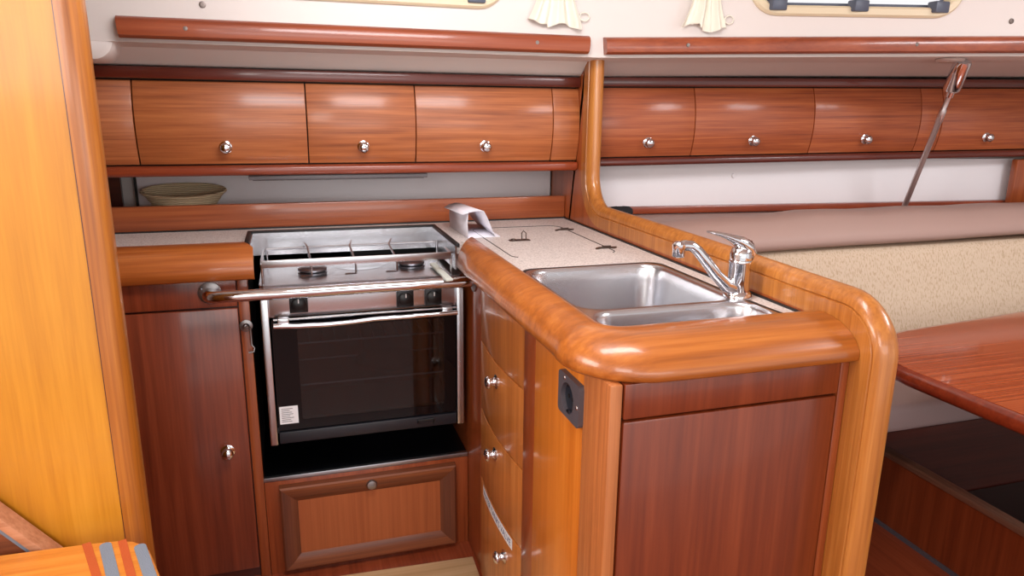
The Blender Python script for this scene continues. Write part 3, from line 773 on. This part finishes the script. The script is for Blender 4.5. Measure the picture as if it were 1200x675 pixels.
# ------------------------------------------------------------------ stowage drawer under the stove
t = thing('stowage_locker', 'low mahogany stowage locker with framed front under the stove', 'locker', (0.16, 1.83, 0))
MB().box(-0.1115, 0.4425, 1.824, 1.84, 0.0, 0.2775, 0.001).build('face_frame', 'face', t)
FX0, FX1, FZ0, FZ1, FW = -0.076, 0.404, 0.014, 0.266, 0.046
dr = MB().box(FX0 + 0.03, FX1 - 0.03, 1.811, 1.823, FZ0 + 0.03, FZ1 - 0.03).build('flap_door', 'inset', t)
def mould(pts_outer, pts_inner, mat):
    m = MB()
    lv = [(0.0, 1.8235), (0.02, 1.803), (0.12, 1.800), (0.55, 1.801), (0.8, 1.806), (1.0, 1.8105)]
    r = []
    for k in range(2):
        o, i = pts_outer[k], pts_inner[k]
        r.append([(o[0] + (i[0] - o[0]) * f, y, o[1] + (i[1] - o[1]) * f) for f, y in lv] + [(i[0], 1.8235, i[1])])
    m.loft(r)
    return m.build('moulding', mat, dr, 25)
co4 = [(FX0, FZ0), (FX1, FZ0), (FX1, FZ1), (FX0, FZ1)]
ci4 = [(FX0 + FW, FZ0 + FW), (FX1 - FW, FZ0 + FW), (FX1 - FW, FZ1 - FW), (FX0 + FW, FZ1 - FW)]
for k in range(4):
    a, b = k, (k + 1) % 4
    mould((co4[a], co4[b]), (ci4[a], ci4[b]), 'moulding' if k in (0, 2) else 'moulding_v')
lt = MB().lathe([(0, 0), (0.0145, 0), (0.0145, 0.004), (0.012, 0.0075), (0.006, 0.009), (0, 0.009)], (0.166, 1.8015, 0.243), (0, -1, 0), 24).build('push_latch', 'rosette', dr)
MB().box(0.160, 0.172, 1.7918, 1.7935, 0.2415, 0.2445).build('slot', 'steel_dark', lt)

# ------------------------------------------------------------------ island cabinet
t = thing('sink_cabinet', 'mahogany sink cabinet with a column of bowed drawers and a dark end panel', 'cabinet', (0.65, 1.35, 0))
IX = 0.432
m = MB(); m.box(0.45, 0.8600, 0.905, 1.70, 0.0, 0.74); m.box(0.45, 0.478, 0.905, 1.70, 0.74, 0.8565); m.box(0.8224, 0.86, 0.905, 1.70, 0.74, 0.8565); m.box(0.478, 0.83, 1.47, 1.70, 0.74, 0.8565)
m.build('carcass', 'black', t)
MB().box(0.4435, 0.475, 1.653, 2.16, 0.0, 0.8565, 0.001).build('niche_panel', 'stile', t)
def bow_front(z0, z1):
    y0, y1, n = 1.302, 1.650, 14
    pts = []
    for i in range(n + 1):
        q = 2 * i / n - 1
        pts.append((IX + 0.004 - 0.011 * (1 - q * q), y0 + (y1 - y0) * i / n))
    pts += [(0.452, y1), (0.452, y0)]
    return MB().prism(pts, 'xy', z0, z1, 0.0022)
zs = [(0.688, 0.856), (0.505, 0.684), (0.313, 0.501), (0.02, 0.309)]
ks = [None, (1.47, 0.643), (1.475, 0.459), (1.40, 0.235)]
for (z0, z1), kk in zip(zs, ks):
    d = bow_front(z0, z1).build('drawer', 'drawer', t)
    if kk:
        q = 2 * (kk[0] - 1.302) / 0.348 - 1
        knob(d, (IX + 0.004 - 0.011 * (1 - q * q) + 0.001, kk[0], kk[1]), (-1, 0, 0))
    else:
        pass
    last = d
# sticker with lettering on the lowest front
def bow_x(y):
    q = 2 * (y - 1.302) / 0.348 - 1
    return IX + 0.004 - 0.011 * (1 - q * q)
m = MB(); rings = []
for i in range(15):
    y = 1.352 + (1.606 - 1.352) * i / 14
    rings.append([(bow_x(y) - 0.0006, y, 0.2795), (bow_x(y) - 0.0006, y, 0.3075)])
m.loft(rings, False, False)
stk = m.build('sticker', 'label', last)
cu = bpy.data.curves.new('lettering', 'FONT'); cu.body = 'WATER TANKS VALVE'; cu.size = 0.0235; cu.extrude = 0.0; cu.align_x = 'CENTER'
tmp = bpy.data.objects.new('lettering_tmp', cu); COL.objects.link(tmp)
bpy.context.view_layer.update()
me = bpy.data.meshes.new_from_object(tmp.evaluated_get(bpy.context.evaluated_depsgraph_get()))
bpy.data.objects.remove(tmp)
wid = max(v.co.x for v in me.vertices) - min(v.co.x for v in me.vertices)
sc = 0.236 / wid
for v in me.vertices:
    y = 1.479 - v.co.x * sc
    v.co = Vector((bow_x(y) - 0.0011, y, 0.2855 + v.co.y * 0.98)) - t.location
me.materials.append(M['blueink']); me.name = 'lettering'
lo = bpy.data.objects.new('lettering', me); COL.objects.link(lo); lo.parent = stk
# lettering is nested under thing > part > sub-part only: hang it on the drawer
lo.parent = last
MB().box(IX + 0.001, 0.452, 1.228, 1.299, 0.0, 0.8565, 0.003).build('stile', 'stile', t)
MB().box(IX, 0.452, 0.990, 1.226, 0.0, 0.8565, 0.001).build('side_panel', 'side', t)
MB().box(IX - 0.001, 0.452, 0.890, 0.989, 0.0, 0.8565, 0.003, 2).build('corner_post', 'post', t)
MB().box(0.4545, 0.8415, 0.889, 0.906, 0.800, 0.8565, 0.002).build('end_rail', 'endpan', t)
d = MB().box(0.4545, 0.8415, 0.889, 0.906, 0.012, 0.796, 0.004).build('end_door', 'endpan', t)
MB().box(0.844, 0.8600, 0.891, 0.906, 0.0, 0.8565, 0.001).build('stile', 'stile', t)
# power socket
t = thing('power_socket', 'dark grey power socket on the orange side of the sink cabinet', 'socket', (IX, 1.03, 0.74))
def socket_frame():
    tt = bmesh.new()
    for lp in (rrect(0.984, 1.076, 0.745, 0.819, 0.008, 4), circ(1.034, 0.780, 0.027, 24)):
        vs = [tt.verts.new((IX - 0.010, p[0], p[1])) for p in lp]
        for i in range(len(vs)): tt.edges.new((vs[i], vs[(i + 1) % len(vs)]))
    bmesh.ops.triangle_fill(tt, use_beauty=True, use_dissolve=False, edges=tt.edges[:], normal=(-1, 0, 0))
    r = bmesh.ops.extrude_face_region(tt, geom=tt.faces[:])
    for v in r['geom']:
        if isinstance(v, bmesh.types.BMVert): v.co.x = IX
    bmesh.ops.recalc_face_normals(tt, faces=tt.faces[:])
    m = MB(); m._merge(tt); return m
socket_frame().build('frame', 'greyplastic', t)
m = MB(); m.lathe([(0, 0), (0.027, 0), (0.027, 0.002), (0, 0.002)], (IX - 0.0005, 1.034, 0.780), (-1, 0, 0), 24); m.build('well', 'socketblue', t)
for dy in (-0.0095, 0.0095): MB().lathe([(0, 0), (0.004, 0), (0.004, 0.001), (0, 0.001)], (IX - 0.0026, 1.034 + dy, 0.780), (-1, 0, 0), 12).build('pin_hole', 'black', t)
for dz in (-0.0235, 0.0235): MB().box(IX - 0.009, IX - 0.003, 1.030, 1.038, 0.780 + dz - 0.0025, 0.780 + dz + 0.0025).build('earth_clip', 'chrome', t)
for yy, zz in ((1.048, 0.812), (0.992, 0.780)): MB().lathe([(0, 0), (0.004, 0), (0.003, 0.0015), (0, 0.002)], (IX - 0.010, yy, zz), (-1, 0, 0), 10).build('screw', 'steel', t)

# ------------------------------------------------------------------ golden bulkhead and companionway step at the left
t = thing('bulkhead', 'golden varnished bulkhead filling the left edge, with a rounded darker edge', 'bulkhead', (-0.5, 1.16, 0))
MB().box(-1.5, -0.2885, 1.160, 1.182, 0.0, CEIL - 0.002).build('panel', 'bulk', t)
m = MB(); m.prism([(-0.288, 1.158), (-0.275, 1.1575), (-0.266, 1.160), (-0.259, 1.166), (-0.2555, 1.175), (-0.2555, 1.192), (-0.259, 1.2), (-0.288, 1.2)], 'xy', 0.0, CEIL - 0.002)
m.build('edge_trim', 'bulk_trim', t, 60)
m = MB(); m.box(-0.2894, -0.2880, 1.1588, 1.1605, 0.0, CEIL - 0.002); m.build('joint', 'darkwood', t)

t = thing('companionway_ladder', 'companionway step of bright teak with inlaid grip strips at lower left', 'ladder', (-0.4, 1.0, 0))
ZT = 0.600
edge = [(-0.75, 0.70), (-0.75, 1.113), (-0.443, 1.110), (-0.33, 1.106), (-0.285, 1.102), (-0.262, 1.094), (-0.246, 1.080), (-0.235, 1.064), (-0.226, 1.040), (-0.207, 0.985), (-0.19, 0.92), (-0.14, 0.70)]
tr = MB().prism(edge, 'xy', ZT - 0.03, ZT, 0.005).build('tread', 'tread', t)
def strip(a, b, w, mat, r=False):
    a = Vector((*a, 0)); b = Vector((*b, 0)); d = (b - a).normalized(); n = Vector((-d.y, d.x, 0)) * w / 2
    b = a + d * 0.40
    pts = [a - n, a + n, b + n, b - n]
    if r:
        c = a + d * (w / 2)
        pts = [c + (-d * math.cos(q) + n.normalized() * math.sin(q)) * (w / 2) for q in [-PI/2 + PI * i / 8 for i in range(9)]] + [b + n, b - n]
    MB().prism([(p.x, p.y) for p in pts], 'xy', ZT - 0.001, ZT + 0.0006).build('grip_strip', mat, tr, smooth=False)
strip((-0.3285, 1.105), (-0.295, 1.014), 0.0115, 'strip_red')
strip((-0.302, 1.098), (-0.273, 1.007), 0.0165, 'strip_grey', True)
strip((-0.2785, 1.0985), (-0.248, 1.0), 0.0115, 'strip_red')
strip((-0.2515, 1.080), (-0.223, 0.993), 0.0165, 'strip_grey', True)
# sloping side of the ladder
ang = math.radians(-52)
def bar(c, L, w, th, mat, name, dy=0.0):
    MB().obox((c[0], c[1] + dy, c[2]), (L, th, w), Euler((0, math.radians(52), 0)), 0.002).build(name, mat, t)
d52 = Vector((math.cos(math.radians(52)), 0, -math.sin(math.radians(52)))); n52 = Vector((math.sin(math.radians(52)), 0, math.cos(math.radians(52))))
c0 = Vector((-0.52, 1.135, 0.757))
m = MB(); c = c0 - n52 * 0.006
m.obox(c, (0.62, 0.036, 0.014), Euler((0, math.radians(52), 0)), 0.003); m.build('stringer_cap', 'stringer', t)
m = MB(); c = c0 - n52 * 0.0155
m.obox(c, (0.62, 0.03, 0.005), Euler((0, math.radians(52), 0)), 0.0); m.build('stringer_seal', 'strip_grey', t)
m = MB(); c = c0 - n52 * 0.083
m.obox(c, (0.62, 0.024, 0.13), Euler((0, math.radians(52), 0)), 0.002); m.build('stringer', 'moulding', t)

# ------------------------------------------------------------------ sole: pale plank in front of the stove
o = MB().prism([(0.10, 1.30), (0.422, 1.30), (0.436, 1.742), (-0.05, 1.765)], 'xy', 0.0, 0.004, 0.001).build('sole_plank', 'pale_plank', origin=(0.2, 1.5, 0))
tag(o, 'pale beige plank on the floor in front of the stove', 'plank')

# ------------------------------------------------------------------ saloon
t = thing('settee_base', 'dark wooden settee base under the taupe seat cushion', 'settee', (2.0, 1.6, 0))
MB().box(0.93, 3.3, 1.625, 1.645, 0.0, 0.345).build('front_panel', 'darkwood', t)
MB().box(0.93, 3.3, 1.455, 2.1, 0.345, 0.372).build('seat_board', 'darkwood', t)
o = MB().box(0.935, 3.3, 1.44, 1.90, 0.373, 0.455, 0.022, 4).build('seat_cushion', 'seatfab', origin=(2.0, 1.65, 0.373))
tag(o, 'long taupe seat cushion on the settee behind the table', 'cushion')
def backrest():
    prof = [(1.66, 0.456), (1.655, 0.49), (1.70, 0.66), (1.745, 0.815), (1.76, 0.838), (1.80, 0.842), (1.86, 0.842), (1.88, 0.82), (1.885, 0.50), (1.88, 0.456)]
    rings = []
    for x in (0.935, 1.0, 1.6, 2.2, 2.8, 3.3):
        rings.append([(x, y, z) for y, z in prof])
    return MB().loft(rings).build('backrest_cushion', 'backfab', origin=(2.0, 1.8, 0.456), angle=60)
tag(backrest(), 'beige backrest cushion with fine vertical dashes, along the settee', 'cushion')
def bolster():
    rings = []
    xs = [0.935 + 0.1 * i for i in range(25)]
    for x in xs:
        top = 0.926 + 0.022 * min(1, max(0, (x - 1.0) / 0.55)) + 0.002 * math.sin(x * 17)
        bot = 0.846 + 0.010 * (x - 1.2)
        yf = 1.735 + 0.003 * math.sin(x * 9)
        yb = 1.950
        prof = [(yf + 0.02, bot), (yf + 0.004, bot + 0.008), (yf, bot + 0.022), (yf + 0.01, bot + 0.042), (yf + 0.045, top - 0.014), (yf + 0.075, top - 0.003), (yf + 0.11, top), (yb - 0.05, top - 0.004), (yb - 0.01, top - 0.02), (yb, bot + 0.02), (yb, bot)]
        rings.append([(x, a, b) for a, b in prof])
    return MB().loft(rings).build('bolster_cushion', 'bolster', origin=(2.0, 1.85, 0.84), angle=70)
tag(bolster(), 'smooth taupe bolster along the top of the settee backrest', 'cushion')
# pouch on the ledge
o = MB().loft([[(0.985 + 0.042 * f * math.cos(2*PI*k/20), 2.025 + 0.03 * f * math.sin(2*PI*k/20), z + 0.004 * math.cos(4*PI*k/20) * f) for k in range(20)] for f, z in ((0.8, 0.926), (1.0, 0.932), (0.95, 0.944), (0.7, 0.952), (0.3, 0.955))])
o = o.build('pouch', 'blackcloth', origin=(0.985, 2.025, 0.926))
tag(o, 'small black cloth bundle behind the rail of the partition', 'pouch')

# table
def table():
    t = thing('saloon_table', 'glossy mahogany saloon table with a rounded corner', 'table', (1.9, 1.0, 0))
    z = 0.70
    near, far = 1.262, 1.400
    pts = [(near + 0.022, 0.55), (near + 0.012, 0.90), (near, 1.15)]
    # rounded outboard corner
    pts += [(1.268, 1.20), (1.285, 1.255), (1.318, 1.31), (1.37, 1.355), (1.43, 1.385), (1.50, 1.402)]
    pts += [(1.75, 1.432), (2.01, 1.462), (2.6, 1.50), (2.6, 0.55)]
    def inset(g):
        c = (1.95, 0.95); out = []
        n = len(pts)
        for i in range(n):
            a = Vector(pts[i - 1]); b = Vector(pts[(i + 1) % n]); d = (b - a).normalized()
            nn = Vector((d.y, -d.x))
            p = Vector(pts[i])
            if (Vector(c) - p).dot(nn) < 0: nn = -nn
            q = p + nn * g
            out.append((q.x, q.y))
        return out
    rings = [[(p[0], p[1], zz) for p in inset(g)] for g, zz in ((0.03, z - 0.034), (0.010, z - 0.034), (0.003, z - 0.027), (0.0, z - 0.017), (0.002, z - 0.007), (0.009, z - 0.001), (0.022, z))]
    MB().loft(rings).build('edge', 'table_edge', t, 60)
    m = MB(); m.prism(inset(0.020), 'xy', z - 0.005, z + 0.0008); m.build('tabletop', 'table', t)
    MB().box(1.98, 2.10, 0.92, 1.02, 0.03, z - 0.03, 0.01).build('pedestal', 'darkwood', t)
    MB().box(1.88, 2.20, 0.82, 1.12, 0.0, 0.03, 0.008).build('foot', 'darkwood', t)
table()
# low coaming board on the sole
t = thing('footwell_board', 'low red brown board with pale worn cap on the floor by the table', 'board', (1.7, 1.1, 0))
MB().box(1.700, 1.716, 0.35, 1.62, 0.0, 0.2255).build('board', 'endpan', t)
MB().box(1.690, 1.728, 0.35, 1.62, 0.226, 0.245, 0.006, 3).build('cap', 'board_cap', t)
MB().box(1.694, 1.701, 0.35, 1.62, 0.0, 0.012).build('bead', 'greyplastic', t)
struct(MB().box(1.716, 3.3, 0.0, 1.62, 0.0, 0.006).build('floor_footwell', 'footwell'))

# steel rod
t = thing('chainplate_rod', 'slanting stainless steel rod in front of the saloon lockers', 'rod', (2.05, 1.95, 0.92))
A = Vector((1.975, 1.762, 1.403)); B = Vector((2.055, 1.985, 0.905))
d = (B - A).normalized()
MB().lathe([(0, 0), (0.055, 0), (0.058, 0.003), (0.05, 0.008), (0.0, 0.009)], A + Vector((-0.03, 0.02, 0.006)), (0, 0, -1), 30, 1.45, 0.7).build('deck_plate', 'liner', t)
MB().lathe([(0, 0), (0.024, 0), (0.0255, 0.01), (0.0255, 0.088), (0.022, 0.094), (0.012, 0.096), (0.012, 0.114), (0, 0.115)], A, d, 20).build('fitting', 'chrome', t)
MB().tube([A + d * 0.10, A + d * 0.155, A + d * 0.16, A + d * 0.20, A + d * 0.205, B], [0.0075, 0.0075, 0.0105, 0.0105, 0.0092, 0.0092], 14).build('rod', 'rodsteel', t)

# curtains
def curtain(x0, x1, zb, label, seed):
    rnd = random.Random(seed)
    t = thing('curtain', label, 'curtain', ((x0 + x1) / 2, rail_y(x0) - 0.02, zb), 'gathered curtains by the ports')
    n = 64; rings = []
    for j in range(22):
        f = j / 21
        row = []
        sp = 0.42 + 0.58 * math.exp(-(f * 0.30 / 0.075) ** 1.3)
        cxm = (x0 + x1) / 2 + 0.012 * f
        for i in range(n + 1):
            q = i / n
            x = cxm + (q - 0.5) * (x1 - x0) * sp
            fold = math.sin(q * PI * 5 + seed) * 0.011 * (0.6 + 0.4 * math.sin(q * 9 + seed)) + 0.004 * math.sin(q * 31 + seed)
            z = zb + f * 0.30 + (0.007 * math.sin(q * PI * 3 + seed) if j == 0 else 0) + (0.010 if (q < 0.36 and j == 0) else 0)
            row.append((x, rail_y(x) - 0.020 + fold * (1 - 0.3 * f), z))
        rings.append(row)
    MB().loft(rings, False, False).build('cloth', 'curtain', t, 80)
    xr = x1 - 0.004; y = rail_y(xr) - 0.012
    pts = [(xr + 0.012 - 0.014 * math.cos(a) + (0.0 if abs(math.cos(a)) < 1 else 0), y, zb + 0.028 + 0.011 * math.sin(a)) for a in [2 * PI * i / 20 for i in range(20)]]
    MB().tube(pts, 0.0018, 6, closed=True).build('tie_loop', 'curtain', t)
curtain(0.640, 0.800, 1.468, 'gathered cream curtain hanging above the galley rail, between the ports', 2)
curtain(1.070, 1.200, 1.468, 'gathered cream curtain hanging beside the bright port of the saloon', 5)

# ------------------------------------------------------------------ light
def area(name, loc, target, sx, sy_, power, color=(1, 1, 1)):
    l = bpy.data.lights.new(name, 'AREA'); l.shape = 'RECTANGLE'; l.size = sx; l.size_y = sy_; l.energy = power; l.color = color
    o = bpy.data.objects.new(name, l); COL.objects.link(o); o.location = loc
    o.rotation_euler = (Vector(target) - Vector(loc)).to_track_quat('-Z', 'Y').to_euler()
    return o
area('companionway_light', (-0.85, -0.95, 1.66), (0.4, 1.5, 0.6), 0.9, 0.8, 20, (1.0, 0.97, 0.93))
area('side_fill_light', (-1.25, 0.75, 1.5), (0.5, 1.2, 0.6), 0.8, 0.5, 16, (1.0, 0.98, 0.95))  # added fill lamp that brightens the left-facing drawers and side panel
area('hatch_light', (0.3, 1.05, 1.90), (0.3, 2.0, 0.9), 0.7, 0.5, 20, (0.98, 0.98, 1.0))
area('saloon_hatch_light', (2.2, 0.4, 1.90), (2.2, 0.5, 0.0), 0.6, 0.6, 24, (0.96, 0.97, 1.0))
area('low_fill_light', (0.45, -1.25, 1.15), (0.3, 2.2, 1.02), 1.6, 0.5, 9, (1.0, 0.98, 0.97))  # added low fill lamp, lifts the white panel under the galley locker
w = bpy.data.worlds.new('sky'); SC.world = w; w.use_nodes = True
w.node_tree.nodes['Background'].inputs['Color'].default_value = (1.0, 1.0, 1.0, 1)
w.node_tree.nodes['Background'].inputs['Strength'].default_value = 1.02
SC.view_settings.view_transform = 'Standard'
SC.view_settings.look = 'None'
SC.view_settings.exposure = 0.0
